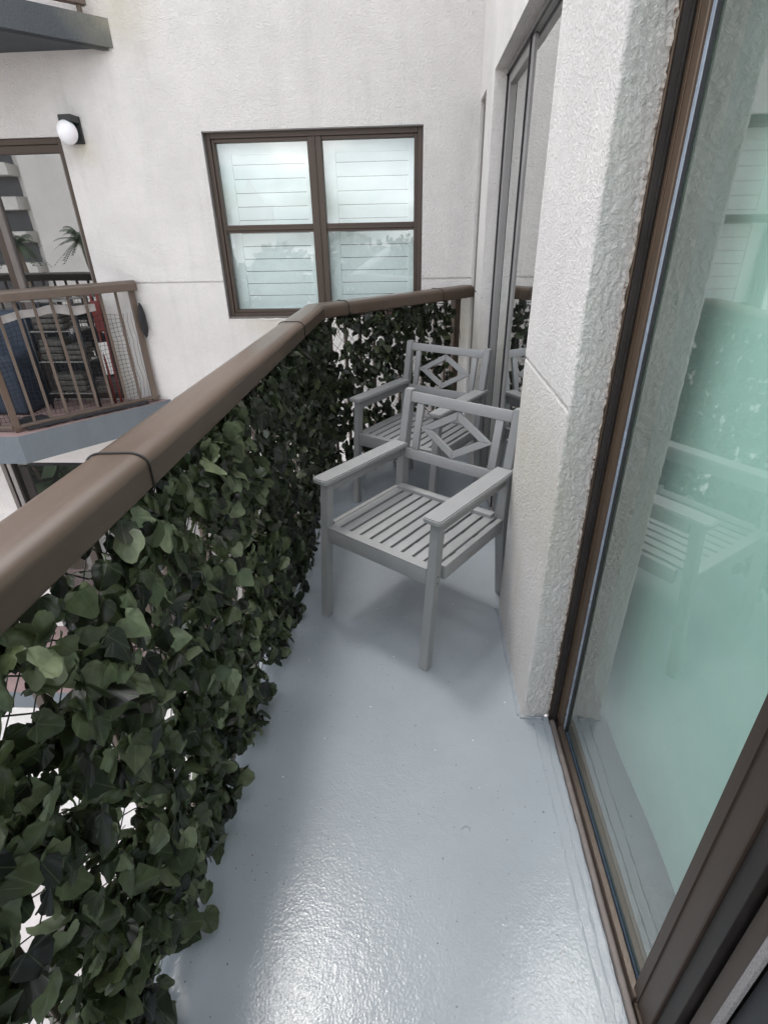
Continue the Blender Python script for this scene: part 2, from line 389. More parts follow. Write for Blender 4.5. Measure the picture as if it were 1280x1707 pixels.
# far wall -----------------------------------------------------------
W0, W1, WZ0, WZ1 = -1.432, .018, .90, 2.065      # window hole
D0, D1, DZ0, DZ1 = -5.0, -2.392, .28, 2.062       # left door
E0, E1, EZ0, EZ1 = -3.67, -1.60, -2.35, -.29      # lower door
G = 1.16
def dfar(u, v):
    if W0 < u < W1 and WZ0 < v < WZ1: return None
    if D0 < u < D1 and DZ0 < v < DZ1: return None
    if E0 < u < E1 and EZ0 < v < EZ1: return None
    if abs(v - G) < .006 and u > D1: return .010
    return 0
bm = nb()
relief(bm, [-12, W0, W1, D0, D1, E0, E1, WX + .12], [-7, WZ0, WZ1, DZ0, DZ1, EZ0, EZ1, G - .006, G + .006, 4.6], dfar,
       lambda u, v, d: (u, WY + d, v), .25)
part('end_wall', bm, 'wall')
# own wall: from the pier to the corner ------------------------------------
S0, S1, SZ1 = 1.89, 3.42, 2.18
C0, C1, CZ1 = 3.80, 4.12, 2.17
def dside(u, v):
    if S0 < u < S1 and v < SZ1: return None
    if C0 < u < C1 and .35 < v < CZ1: return .055
    if abs(v - G + .05) < .006: return .010
    return 0
bm = nb()
GS = G - .05
relief(bm, [S0, S1, C0, C1, WY], [0, .35, GS - .006, GS + .006, CZ1, SZ1, 4.6], dside, lambda u, v, d: (WX + d, u, v), .30)
# far side of the pier inside the door opening
quad(bm, (WX + .02, S0, 0), (.8, S0, 0), (.8, S0, 4.6), (WX + .02, S0, 4.6))
part('side_wall', bm, 'wall')

# pier: displaced trowelled face wrapping round a soft corner
def pier():
    bm = nb(); y0, y1 = 1.312, S0; x1 = .468
    prof = []                        # (x, y, normal)
    n1 = 75
    yc = 1.289; rr = .005
    for i in range(n1 + 1):
        y = y1 + (yc + rr - y1) * i / n1; prof.append((WX, y, (-1, 0), 0))
    for k in range(1, 4):
        a = math.pi / 2 * k / 4; prof.append((WX + rr - rr * math.cos(a), yc + rr - rr * math.sin(a), (-math.cos(a), -math.sin(a)), .5))
    n2 = 24
    for i in range(n2 + 1):
        x = WX + rr + (x1 - WX - rr) * i / n2; prof.append((x, yc + (y0 - yc) * i / n2, (.2, -.98), 1))
    zs = []; z = 0.0
    while z < 3.2: zs.append(z); z += .0050
    rows = []
    for z in zs:
        row = []
        for x, y, n, k in prof:
            p = Vector((x, y, z))
            rough = noise.fractal(Vector((x * 110, y * 110, z * 62)), .9, 2.2, 4)
            ridge = 1 - abs(noise.noise(Vector((x * 75 + 4, y * 75, z * 38 + x * 60)))) * 2.2
            big = noise.noise(Vector((x * 5, y * 5, z * 1.8)))
            d = big * .0010 + rough * (.0004 + .0013 * k) + max(0, ridge) * .0020 * k
            if k == 0 and abs(z - (GS - .02)) < .0045: d -= .006
            row.append(bm.verts.new((x + n[0] * d, y + n[1] * d, z)))
        rows.append(row)
    for j in range(len(rows) - 1):
        for i in range(len(prof) - 1):
            bm.faces.new((rows[j][i], rows[j][i + 1], rows[j + 1][i + 1], rows[j + 1][i]))
    return bm
part('pier', pier(), 'wall', smooth=True, label='stucco pier between the two sliding doors with a roughly trowelled edge')
# crumbled ragged edge against the door frame
bm = nb()
pts, rad = [], []
z = 0
while z < 3.0:
    pts.append((.4615 + random.uniform(-.003, .002), 1.3075 + random.uniform(-.003, .001), z)); rad.append(random.uniform(.0015, .0065)); z += random.uniform(.006, .014)
tube(bm, pts, rad, 6)
part('crumbled_edge', bm, 'rust')
# wall over our own door and beyond, inside walls
bm = nb()
bb(bm, WX, .60, -3.0, 1.289, 2.62, 4.6)
part('lintel', bm, 'wall')
bm = nb()
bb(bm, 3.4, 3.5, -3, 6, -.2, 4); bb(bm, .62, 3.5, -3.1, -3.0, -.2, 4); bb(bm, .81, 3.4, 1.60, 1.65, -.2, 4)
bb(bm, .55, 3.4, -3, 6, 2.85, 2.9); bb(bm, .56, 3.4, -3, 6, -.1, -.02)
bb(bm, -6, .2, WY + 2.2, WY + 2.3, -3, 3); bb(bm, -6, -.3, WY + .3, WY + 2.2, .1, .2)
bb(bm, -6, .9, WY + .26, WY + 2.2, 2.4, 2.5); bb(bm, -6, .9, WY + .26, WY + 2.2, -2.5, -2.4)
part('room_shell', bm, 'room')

# slabs ------------------------------------------------------------------
def slab_poly(z0, z1, poly, mat_side, mat_top, name, mat_bot=None, drip=False, label=None):
    bm = nb(); fs = prism(bm, poly, z0, z1)
    bmesh.ops.recalc_face_normals(bm, faces=bm.faces)
    for f in bm.faces:
        n = f.normal
        f.material_index = 1 if n.z > .5 else (2 if n.z < -.5 else 0)
    return part(name, bm, [mat_side, mat_top, mat_bot or mat_side], fix=False, label=label)
NZ = .28
NP = [(-2.02, WY - .001), (-2.72, 3.27), (-5.6, 3.20), (-5.6, WY - .001)]
slab_poly(NZ - .20, NZ, NP, 'slabl', 'pink', 'balcony_slab', label='blue grey edged balcony slab with a faded red floor')
slab_poly(NZ - 2.65, NZ - 2.45, NP, 'slabl', 'pink', 'balcony_slab', label='balcony slab one storey below')
UP = [(-1.903, WY - .001), (-2.60, 3.35), (-5.6, 3.26), (-5.6, WY - .001)]
slab_poly(2.50, 2.64, UP, 'slab', 'pink', 'balcony_slab', 'slab', label='dark grey balcony slab overhead at top left')
bm = nb(); sweep(bm, [(0, 0), (.05, 0), (.05, -.012), (0, -.012)], [((-1.935, WY - .002, 2.5), (-.75, 0, 0)), ((-2.62, 3.39, 2.5), (-.75, .3, 0)), ((-5.6, 3.30, 2.5), (0, 1, 0))])
part('drip_edge', bm, 'slab')
# windows / doors ------------------------------------------------------
def frame_rect(bm, P, u0, u1, v0, v1, w, d0, d1, bev=.002):
    """rectangular frame in plane; P(u,v,d)"""
    def b(ua, ub, va, vb):
        a = Vector(P(ua, va, d0)); c = Vector(P(ub, vb, d1))
        add_box(bm, (a + c) / 2, (abs(c.x - a.x), abs(c.y - a.y), abs(c.z - a.z)), None, bev)
    b(u0, u0 + w, v0, v1); b(u1 - w, u1, v0, v1); b(u0 + w, u1 - w, v0, v0 + w); b(u0 + w, u1 - w, v1 - w, v1)
PF = lambda u, v, d: (u, WY + d, v)
# main window
bm = nb()
frame_rect(bm, PF, W0 + .002, W1 - .002, WZ0 + .002, WZ1 - .002, .035, .045, .12)
frame_rect(bm, PF, W0 + .037, W1 - .037, WZ0 + .037, WZ1 - .037, .022, .060, .11)
bb(bm, -.748, -.652, WY + .05, WY + .118, WZ0 + .037, WZ1 - .037, .003)
bb(bm, -.706, -.694, WY + .042, WY + .06, WZ0 + .03, WZ1 - .03, .002)
win = part('window', bm, 'bronze', auto=True, label='four pane bronze window with white shutters behind')
mid = 1.505
for a, b_ in ((W0 + .055, -.748), (-.652, W1 - .055)):
    bm = nb(); bb(bm, a, b_, WY + .058, WY + .10, mid - .017, mid + .017, .002); bb(bm, a, b_, WY + .07, WY + .10, mid - .034, mid - .017, .002)
    bb(bm, a, b_, WY + .055, WY + .064, mid + .004, mid + .008)
    part('meeting_rail', bm, 'bronze', win)
    bm = nb(); quad(bm, (a, WY + .082, mid), (b_, WY + .082, mid), (b_, WY + .082, WZ1 - .05), (a, WY + .082, WZ1 - .05)); part('pane', bm, 'g_win', win, fix=False)
    bm = nb(); quad(bm, (a, WY + .097, WZ0 + .05), (b_, WY + .097, WZ0 + .05), (b_, WY + .097, mid), (a, WY + .097, mid)); part('pane', bm, 'g_win', win, fix=False)
    # shutter panel: stiles, rails and closed louvres
    bm = nb(); y = WY + .17
    bb(bm, a - .06, a + .075, y - .012, y + .018, WZ0, WZ1, .003); bb(bm, b_ - .045, b_ + .05, y - .012, y + .018, WZ0, WZ1, .003)
    bb(bm, a + .075, b_ - .045, y - .012, y + .018, WZ1 - .12, WZ1, .003); bb(bm, a + .075, b_ - .045, y - .012, y + .018, WZ0, WZ0 + .06, .003)
    z = WZ0 + .06; k = 0
    while z < WZ1 - .13:
        hh = .0845
        add_box(bm, ((a + b_ + .03) / 2, y + .004, z + hh / 2), (b_ - a - .12, .008, hh - .0032), Matrix.Rotation(R(4), 4, 'X'), .002)
        z += hh
    part('shutter_panel', bm, 'shutter', win)
bm = nb(); bb(bm, W0 + .003, W1 - .003, WY + .002, WY + .045, WZ0 + .001, WZ0 + .012, .002); part('sill', bm, 'bronzeg', win)
bm = nb()
tube(bm, [(W0 + .01 + i * .06, WY - .001, WZ0 - .004 + random.uniform(-.004, .003)) for i in range(25)], [random.uniform(.002, .007) for i in range(25)], 6)
part('sill_caulk', bm, 'caulk', win)
# bare jamb of aluminium inside the left and top reveal
bm = nb(); bb(bm, W0 + .0005, W0 + .004, WY + .004, WY + .046, WZ0 + .013, WZ1 - .006); bb(bm, W0 + .004, W1 - .004, WY + .004, WY + .046, WZ1 - .005, WZ1 - .001)
part('reveal_trim', bm, 'greyf', win)

# left sliding door (neighbour)
bm = nb(); frame_rect(bm, PF, D0, D1 - .002, DZ0 + .004, DZ1 - .002, .035, .02, .14)
bb(bm, D0 + .03, D1 - .037, WY + .035, WY + .12, DZ1 - .085, DZ1 - .037, .002)
sd = part('sliding_door', bm, 'bronze', auto=True, label='bronze sliding door behind the neighbouring balcony railing')
bm = nb(); bb(bm, -2.435 - .015, -2.43, WY + .045, WY + .08, DZ0 + .05, DZ1 - .09); bb(bm, -3.035, -2.985, WY + .04, WY + .08, DZ0 + .05, DZ1 - .09, .003); bb(bm, -2.985, -2.445, WY + .042, WY + .078, DZ0 + .04, DZ0 + .13, .002)
part('stile', bm, 'bronzeg', sd)
bm = nb(); quad(bm, (-2.99, WY + .062, DZ0 + .05), (-2.43, WY + .062, DZ0 + .05), (-2.43, WY + .062, DZ1 - .07), (-2.99, WY + .062, DZ1 - .07)); part('pane', bm, 'g_door', sd, fix=False)
bm = nb(); bb(bm, -3.12, -3.06, WY + .09, WY + .12, DZ0 + .05, DZ1 - .09, .003); part('stile', bm, 'bronze', sd)
bm = nb(); quad(bm, (D0, WY + .105, DZ0 + .05), (-3.06, WY + .105, DZ0 + .05), (-3.06, WY + .105, DZ1 - .07), (D0, WY + .105, DZ1 - .07)); part('pane', bm, 'g_door', sd, fix=False)
# lower door
bm = nb(); frame_rect(bm, PF, E0 + .002, E1 - .002, EZ0 + .002, EZ1 - .002, .02, .06, .12)
ld = part('sliding_door', bm, 'dark', auto=True, label='sliding door of the flat below, seen past the brown handrail')
bm = nb(); bb(bm, E0 + .075, E0 + .15, WY + .05, WY + .08, EZ0 + .06, EZ1 - .06, .003); bb(bm, -2.62, -2.55, WY + .05, WY + .08, EZ0 + .06, EZ1 - .06, .003); part('stile', bm, 'dark', ld)
bm = nb(); quad(bm, (E0 + .15, WY + .065, EZ0 + .06), (E1 - .06, WY + .065, EZ0 + .06), (E1 - .06, WY + .065, EZ1 - .06), (E0 + .15, WY + .065, EZ1 - .06)); part('pane', bm, 'g_door', ld, fix=False)
bm = nb(); bb(bm, E0 - .035, E0, WY - .012, WY + .02, EZ0, EZ1 - .001, .003); part('door_trim', bm, 'bronzeg', ld)

# second sliding door, beyond the pier
bm = nb()
PS = lambda u, v, d: (WX + d, u, v)
frame_rect(bm, PS, S0 + .002, S1 - .002, .004, SZ1 - .002, .028, .062, .16)
s2 = part('sliding_door', bm, 'greyf', auto=True, label='narrow looking sliding door beyond the stucco pier')
bm = nb(); bb(bm, WX + .068, WX + .105, S1 - .075, S1 - .030, .04, SZ1 - .03, .002); bb(bm, WX + .068, WX + .105, 2.72, 2.775, .04, SZ1 - .03, .002)
bb(bm, WX + .068, WX + .105, 2.775, S1 - .075, SZ1 - .075, SZ1 - .03, .002)
part('stile', bm, 'greyf', s2)
bm = nb(); bb(bm, WX + .060, WX + .068, 2.767, 2.775, .04, SZ1 - .03); bb(bm, WX + .058, WX + .067, S1 - .034, S1 - .029, .04, SZ1 - .03); bb(bm, WX + .054, WX + .0615, S0, S1 - .03, SZ1 - .034, SZ1 - .028)
part('gasket', bm, 'rubber', s2)
bm = nb(); quad(bm, (WX + .085, S1 - .07, .05), (WX + .085, 2.76, .05), (WX + .085, 2.76, SZ1 - .06), (WX + .085, S1 - .07, SZ1 - .06)); part('pane', bm, 'g_side', s2, fix=False)
bm = nb(); quad(bm, (WX + .075, 2.74, .05), (WX + .075, S0 + .03, .05), (WX + .075, S0 + .03, SZ1 - .03), (WX + .075, 2.74, SZ1 - .03)); part('pane', bm, 'g_side', s2, fix=False)
# slit window in the corner recess
bm = nb(); bb(bm, WX + .02, WX + .05, C1 - .05, C1 - .006, .36, CZ1 - .005, .002); bb(bm, WX + .02, WX + .05, C0 + .006, C0 + .04, .36, CZ1 - .005, .002); bb(bm, WX + .02, WX + .05, C0 + .04, C1 - .05, CZ1 - .04, CZ1 - .005, .002)
cw = part('window', bm, 'bronzeg', label='slit window tucked into the inner corner of the two walls')
bm = nb(); quad(bm, (WX + .04, C1 - .05, .36), (WX + .04, C0 + .04, .36), (WX + .04, C0 + .04, CZ1 - .04), (WX + .04, C1 - .05, CZ1 - .04)); part('pane', bm, 'g_side', cw, fix=False)

# our big sliding door ------------------------------------------------
DT = 2.60
bm = nb()
bb(bm, .463, .4668, 1.298, 1.311, .0, DT, .0008)                    # outer lip at the pier
bd = part('sliding_door', bm, 'bronzel', auto=True, label='large sliding door with green tinted glass on the right')
bm = nb(); bb(bm, .4672, .56, 1.288, 1.311, .0, DT); bb(bm, .478, .481, 1.280, 1.288, 0, DT)
part('frame_channel', bm, 'dark', bd)
bm = nb(); bb(bm, .4882, .56, 1.236, 1.2745, .0, DT, .0015); bb(bm, .4862, .4882, 1.268, 1.287, .02, DT, .0005)
part('door_stile', bm, 'bronzel', bd)
bm = nb(); bb(bm, .4935, .4968, 1.222, 1.2355, .03, DT, .0012); part('gasket', bm, 'gaskl', bd)
bm = nb(); bb(bm, .4955, .4985, 1.208, 1.2215, .03, DT); part('gasket', bm, 'rubber', bd)
# near stiles
YN = .552
bm = nb(); bb(bm, .484, .53, YN - .075, YN, .028, DT, .002); bb(bm, .481, .484, YN - .028, YN - .024, .03, DT)
part('door_stile', bm, 'bronze', bd)
bm = nb(); bb(bm, .492, .56, YN - .108, YN - .0755, .02, DT, .001); part('door_stile', bm, 'dark', bd)
bm = nb(); bb(bm, .505, .60, YN - .150, YN - .118, .02, DT, .001); part('door_stile', bm, 'bronze', bd)
bm = nb(); bb(bm, .50, .508, YN - .163, YN - .151, .02, DT); part('brush_strip', bm, 'brush', bd)
bm = nb(); bb(bm, .512, .60, YN - .205, YN - .164, .02, DT, .001); part('door_stile', bm, 'rubber', bd)
# sill track
bm = nb()
bb(bm, .4605, .474, -2.5, 1.274, -.01, .016, .002)
bb(bm, .4745, .4765, -2.5, 1.274, -.01, .010)
part('sill_track', bm, 'bronzeg', bd)
bm = nb(); bb(bm, .4768, .494, YN - .02, 1.235, -.01, .034, .002); bb(bm, .48, .70, -2.5, YN - .021, -.01, .018, .001)
part('sill_rail', bm, 'bronze', bd)
bm = nb(); bb(bm, .4606, .72, -2.5, 1.31, -.2, -.0105); part('threshold', bm, 'dark', bd)
bm = nb(); bb(bm, .4945, .499, YN, 1.207, .02, .040, .001); part('gasket', bm, 'bluegask', bd)
bm = nb(); bb(bm, .462, .56, -2.5, 1.31, DT, DT + .06); part('head_frame', bm, 'bronze', bd)
bm = nb(); quad(bm, (GX, 1.24, .02), (GX, YN - .06, .02), (GX, YN - .06, DT), (GX, 1.24, DT)); part('pane', bm, 'g_big', bd, fix=False)
bm = nb(); quad(bm, (.55, YN - .20, .02), (.55, -2.5, .02), (.55, -2.5, DT), (.55, YN - .20, DT)); part('pane', bm, 'g_side', bd, fix=False)
# pale roller blind behind the glass
bm = nb(); n = 60
ys = [1.55 - i * (1.55 + 2.4) / n for i in range(n + 1)]
vs_ = [[bm.verts.new((.665 + .006 * math.sin(y * 9), y, z)) for z in (-.01, 2.8)] for y in ys]
for i in range(n): bm.faces.new((vs_[i][0], vs_[i + 1][0], vs_[i + 1][1], vs_[i][1]))
part('roller_blind', bm, 'curtain', bd, smooth=True, fix=False)

# paint ridges beside the sill: wavy beads in the floor paint, part of the floor
floor = bpy.data.objects['balcony_floor']
def ridge(xf, y0, y1, r, seed):
    rnd = random.Random(seed); bm = nb(); pts = []; rad = []; y = y0
    while y < y1:
        pts.append((xf(y) + rnd.uniform(-.0015, .0015) + .003 * noise.noise(Vector((y * 7, seed, 0))), y, -.0005)); rad.append(r * rnd.uniform(.5, 1.25)); y += rnd.uniform(.012, .03)
    tube(bm, pts, rad, 6); return bm
for k, (xf, y0, y1, r) in enumerate([(lambda y: .405 + .012 * (1.3 - y), -.5, 1.28, .0028), (lambda y: .438, -.5, 1.29, .003), (lambda y: .358, 1.3, 1.9, .004), (lambda y: .4585, -.6, 1.28, .003)]):
    obj('paint_ridge', ridge(xf, y0, y1, r, k), 'floor', floor, smooth=True)
bm = nb()
pts = [(WX - .006 + i * .0085, 1.292 + random.uniform(-.004, .002), .002) for i in range(10)]
tube(bm, pts, [random.uniform(.003, .006) for _ in pts], 7)
obj('paint_ridge', bm, 'floor', floor, smooth=True)
# small chip mark in the paint
bm = nb(); tube(bm, [(.135, .895, .0005), (.15, .905, .001), (.162, .899, .0008), (.158, .889, .0005)], [.0008, .002, .0015, .0006], 5)
obj('paint_drip', bm, 'floor', floor)

rnd = random.Random(11); bm = nb()
for k in range(46):
    x, y = rnd.uniform(-.48, .40), rnd.uniform(.25, 2.6); r_ = rnd.uniform(.0008, .0022); a = rnd.uniform(0, 6)
    add_box(bm, (x, y, .0012), (r_ * 2, r_, .0012), a, .0003)
obj('grit', bm, 'scrap', floor)
bm = nb()
for k in range(70):
    x, y = rnd.choice([rnd.uniform(-.52, -.40), rnd.uniform(-.45, .42)]), rnd.uniform(.2, 3.0); r_ = rnd.uniform(.001, .003)
    add_box(bm, (x, y, .0012), (r_ * 2, r_, .001), rnd.uniform(0, 6), .0003)
obj('grit', bm, 'trunk', floor)

# ================================================================== OUR RAILING
CZ = 1.045
corner = Vector((-.585, 3.135)); endp = Vector((.345, 4.085))
RL = thing('balcony_railing', 'brown metal balcony railing whose broad rounded handrail runs from the lower left to the corner', 'railing', (-.585, 1.5, 0))
def rpart(name, bm, mat, par=None, **k): return part(name, bm, mat, par or RL, **k)
sec = []
hw, hh = .060, .075
sec += [(-hw + .006, 0), (hw - .006, 0), (hw, .006)]
for k in range(0, 9):
    a = math.pi / 2 * k / 8; sec.append((hw - .034 + .034 * math.cos(a), hh - .026 + .026 * math.sin(a)))
for k in range(0, 9):
    a = math.pi / 2 + math.pi / 2 * k / 8; sec.append((-hw + .034 + .034 * math.cos(a), hh - .026 + .026 * math.sin(a)))
sec += [(-hw, .006)]
d2 = (endp - corner).normalized(); n2 = Vector((d2.y, -d2.x)); n1 = Vector((1, 0))
mit = (n1 + n2).normalized(); mit = mit / mit.dot(n1)
bm = nb()
sweep(bm, sec, [((-.585, -2.5, CZ), (1, 0, 0)), ((corner.x, corner.y, CZ), (mit.x, mit.y, 0)), ((endp.x, endp.y, CZ), (n2.x, n2.y, 0))])
rpart('handrail', bm, 'rail', auto=True)
bm = nb(); bb(bm, -.612, -.572, -2.5, 3.12, .09, .115, .003); bar(bm, (corner.x, corner.y, .1025), (endp.x, endp.y, .1025), .04, .025, .003)
rpart('bottom_rail', bm, 'rail2')
y = -.55
k = 0
while y < 3.08:
    if abs(y - 1.62) > .05 and abs(y - .15) > .05:
        bm = nb(); bb(bm, -.601, -.583, y - .009, y + .009, .116, CZ - .001, .002); rpart('picket', bm, 'rail2')
    y += .112
for yy in (.15, 1.62, 3.10):
    bm = nb(); bb(bm, -.610, -.570, yy - .02, yy + .02, 0, CZ - .001, .003); rpart('post', bm, 'rail2')
Ld = (endp - corner).length; s = .10
while s < Ld - .22:
    p = corner + d2 * s; bm = nb(); add_box(bm, (p.x, p.y, (.116 + CZ) / 2), (.018, .018, CZ - .118), math.atan2(d2.y, d2.x), .002); rpart('picket', bm, 'rail2'); s += .112
p = corner + d2 * (Ld - .12); bm = nb(); add_box(bm, (p.x, p.y, CZ / 2 - .001), (.06, .045, CZ), math.atan2(d2.y, d2.x), .003); rpart('post', bm, 'rail')

# cable ties round the handrail
def cable_tie(px, py, ang, label):
    bm = nb(); c, s_ = math.cos(ang), math.sin(ang); ring = []
    for a_, u in sec[::-1]: ring.append(a_ * 1.035)
    pts = []
    for a_, u in sec: pts.append((a_ * 1.04, (u - .035) * 1.05 + .035 + (-.012 if u < .003 else 0)))
    pts = pts[2:] + [(-hw + .01, -.016), (0, -.03), (hw - .012, -.035)]
    q = [(px + c * a_, py + s_ * a_, CZ + u) for a_, u in pts]
    tube(bm, q, .0022, 6, True)
    q = (px + c * (hw - .004), py + s_ * (hw - .004), CZ - .03)
    add_box(bm, q, (.009, .006, .008), ang, .001)
    tube(bm, [q, (q[0] + .004, q[1] + .002, q[2] - .03), (q[0] + .012, q[1] + .004, q[2] - .055)], [.0016, .0014, .001], 5)
    o = obj('cable_tie', bm, 'tie')
    return tag(o, label, 'cable tie', 'black cable ties looped over the handrail')
cable_tie(-.585, .925, .06, 'black cable tie looped over the handrail nearest the camera, above the paler ivy')
cable_tie(-.585, 2.52, .03, 'black cable tie around the straight handrail just before the corner')
a2 = math.atan2(n2.y, n2.x)
p = corner + d2 * .2; cable_tie(p.x, p.y, a2, 'black cable tie just past the handrail corner, in front of the window mullion')
p = corner + d2 * (Ld - .32); cable_tie(p.x, p.y, a2, 'black cable tie on the far handrail close to the inner wall corner')

# ================================================================== IVY SCREENS
OUT = [(.05, -.03), (.17, -.09), (.30, -.07), (.38, .02), (.40, .12), (.52, .26), (.43, .40), (.37, .50), (.27, .64), (.14, .82), (0, 1.0)]
OUT = [(x * .96, y) for x, y in OUT]
OUTL = [(0, .02)] + OUT + [(-x, y) for x, y in OUT[-2::-1]]
TIPS = {3, 6, 11, 16, 19}
def make_leaves(bm, tone, veinl, frames, rnd, smin, smax, tone_fn):
    m = len(OUTL)
    for (o, nrm, up, t, bulge) in frames:
        size = rnd.uniform(smin, smax)
        # leaf plane: normal tilted randomly round the screen normal, tip pointing mostly down
        tl = Vector((rnd.gauss(0, .62), rnd.gauss(0, .62), rnd.gauss(.35, .6)))
        n = (nrm + tl).normalized()
        tip = (-up + Vector((rnd.gauss(0, .6), rnd.gauss(0, .6), rnd.gauss(0, .3)))); tip = (tip - n * tip.dot(n)).normalized()
        x = tip.cross(n).normalized(); base = o - tip * size * .35
        curl = rnd.uniform(-.15, .6); fold = rnd.uniform(-.1, .55); rounder = rnd.uniform(0, .22); ph = rnd.uniform(0, 6.28); amp = rnd.uniform(.01, .05); wide = rnd.uniform(.82, 1.1)
        rings = []
        for t_ in (.52, 1.0):
            ring = []
            for i, (px, py) in enumerate(OUTL):
                k = 1.0 + (rounder if i not in TIPS else 0) * (1 if i else 0) + (rnd.uniform(-.05, .05) if t_ == 1 else 0)
                qx = px * k * t_ * wide; qy = .02 + (py - .02) * k * t_
                z = -fold * abs(qx) - curl * (qx * qx + (qy - .15) ** 2) + amp * math.sin(ph + i * 2.1) * t_ + (-.03 if i in TIPS else .015) * t_
                ring.append(bm.verts.new(base + x * (qx * size) + tip * (qy * size) + n * (z * size)))
            rings.append(ring)
        vc = bm.verts.new(base + tip * (.02 * size))
        a_, b_ = rings
        for i in range(m):
            j = (i + 1) % m
            bm.faces.new((vc, a_[i], a_[j])); bm.faces.new((a_[i], b_[i], b_[j], a_[j]))
        tn = tone_fn(rnd, o); vv = [1.0 if i in TIPS else 0.0 for i in range(m)]
        tone += [tn] * (2 * m + 1); veinl += vv + vv + [1.0]
def ivy_screen(name, label, a, b, z0, z1, nrm, dens, smin, smax, tone_fn, seed, loc, thick=.07, ragged=.03):
    T = thing(name, label, 'ivy screen', (loc[0], loc[1], 0), 0, 'faux ivy screens tied inside the railing')
    rnd = random.Random(seed); a = Vector(a); b = Vector(b); L_ = (b - a).length; d = (b - a).normalized(); nrm = Vector(nrm).normalized()
    up = Vector((0, 0, 1)); fr = []
    cnt = int(L_ * (z1 - z0) * dens)
    i = 0
    while i < cnt:
        s_ = rnd.uniform(0, L_); z = rnd.uniform(z0, z1)
        q = a + d * s_
        gap = noise.noise(Vector((q.x * 5 + 3, q.y * 5, z * 5)))
        if gap > .2 and rnd.random() < .75: i += 1; continue
        edge = ragged * noise.noise(Vector((s_ * 9, seed, 0)))
        if z > z1 - abs(edge): i += 1; continue
        dp = rnd.random() ** 1.3 * thick + .018 * noise.noise(Vector((q.x * 3, q.y * 3, z * 3 + 7)))
        fr.append((Vector((q.x, q.y, z)) + nrm * dp, nrm, up, s_, dp)); i += 1
    for k in range(int(L_ * 75)):
        q = a + d * rnd.uniform(0, L_); fr.append((Vector((q.x, q.y, z1 + rnd.uniform(-.10, .012))) + nrm * rnd.uniform(-.005, .04), nrm, up, 0, 0))
    bm = nb(); tone = []; vein = []
    make_leaves(bm, tone, vein, fr, rnd, smin, smax, tone_fn)
    bm.verts.index_update()
    o = part('leaves', bm, 'leaf', T, fix=False, smooth=True)
    for nm, vals in (('tone', tone), ('vein', vein)):
        at = o.data.attributes.new(nm, 'FLOAT', 'POINT'); at.data.foreach_set('value', vals)
    # vines and diamond netting
    bm = nb(); st = .075; H_ = z1 - z0 - .02; n = int((L_ + H_) / st)
    for sgn in (1, -1):
        for k in range(n):
            s0 = k * st - (H_ if sgn > 0 else 0); pts = []
            m = 14
            for j in range(m + 1):
                h = H_ * j / m; s_ = s0 + h if sgn > 0 else s0 + (0) + (H_ - h) - 0
                if sgn < 0: s_ = k * st - h
                if 0 <= s_ <= L_:
                    q = a + d * s_; pts.append(Vector((q.x, q.y, z0 + .01 + h)) - nrm * (.004 - .004 * math.sin(j * 3 + k)))
            if len(pts) > 1: tube(bm, pts, .0014, 4)
    part('netting', bm, 'netg', T)
    bm = nb()
    for k in range(int(L_ * 16)):
        s_ = rnd.uniform(.02, L_ - .02); z = rnd.uniform(z0 + .3, z1 + .02); pts = []; q = a + d * s_
        p = Vector((q.x, q.y, z)) + nrm * rnd.uniform(0, .03); dirn = Vector((d.x * rnd.uniform(-1, 1), d.y * rnd.uniform(-1, 1), rnd.uniform(-1, -.1)))
        for j in range(8):
            pts.append(p.copy()); p += dirn.normalized() * .035; dirn += Vector((rnd.uniform(-.4, .4), rnd.uniform(-.4, .4), rnd.uniform(-.4, .3)))
            off = (p - Vector((q.x, q.y, p.z))).dot(nrm)
            p -= nrm * (off - max(0, min(.07, off)))
            if p.z < .03: break
        if len(pts) > 2: tube(bm, pts, .0017, 5)
    # the top runner the leaves hang from
    pts = []; s_ = 0
    while s_ < L_: q = a + d * s_; pts.append(Vector((q.x, q.y, z1 + .004 * math.sin(s_ * 40) + .003)) + nrm * .004 * math.cos(s_ * 31)); s_ += .02
    tube(bm, pts, .0028, 5)
    part('vines', bm, 'netg', T)
    return T
def tone_near(r, o):
    k = max(0, min(1, (1.75 - o.y) / .7)); hgt = max(0, min(1, o.z / .9))
    v = r.gauss(.50, .33)
    if r.random() < .06: v += .4
    return max(0, min(1, v))
def tone_far(r, o):
    v = r.gauss(.20, .17)
    if r.random() < .04: v += .45
    return max(0, min(1, v))
XI = -.562
ivy_screen('ivy_screen', 'near artificial ivy screen with large mid green leaves tied under the brown handrail', (XI, -.75, 0), (XI, 1.63, 0), .03, 1.03, (1, 0, 0), 1950, .040, .068, tone_near, 3, (XI, .45))
ivy_screen('ivy_screen', 'darker artificial ivy screen left of the chairs, on the straight railing towards the corner', (XI, 1.58, 0), (XI, 3.17, 0), .03, 1.03, (1, 0, 0), 1500, .040, .062, tone_far, 5, (XI, 2.35), .06)
ca = corner - d2 * .02 + n2 * .03; cb = corner + d2 * (Ld - .21) + n2 * .03
ivy_screen('ivy_screen', 'small leaved artificial ivy screen behind the rear chair, below the window', (ca.x, ca.y, 0), (cb.x, cb.y, 0), .03, 1.03, (n2.x, n2.y, 0), 1250, .040, .060, tone_far, 9, ((ca.x + cb.x) / 2, (ca.y + cb.y) / 2), .055)

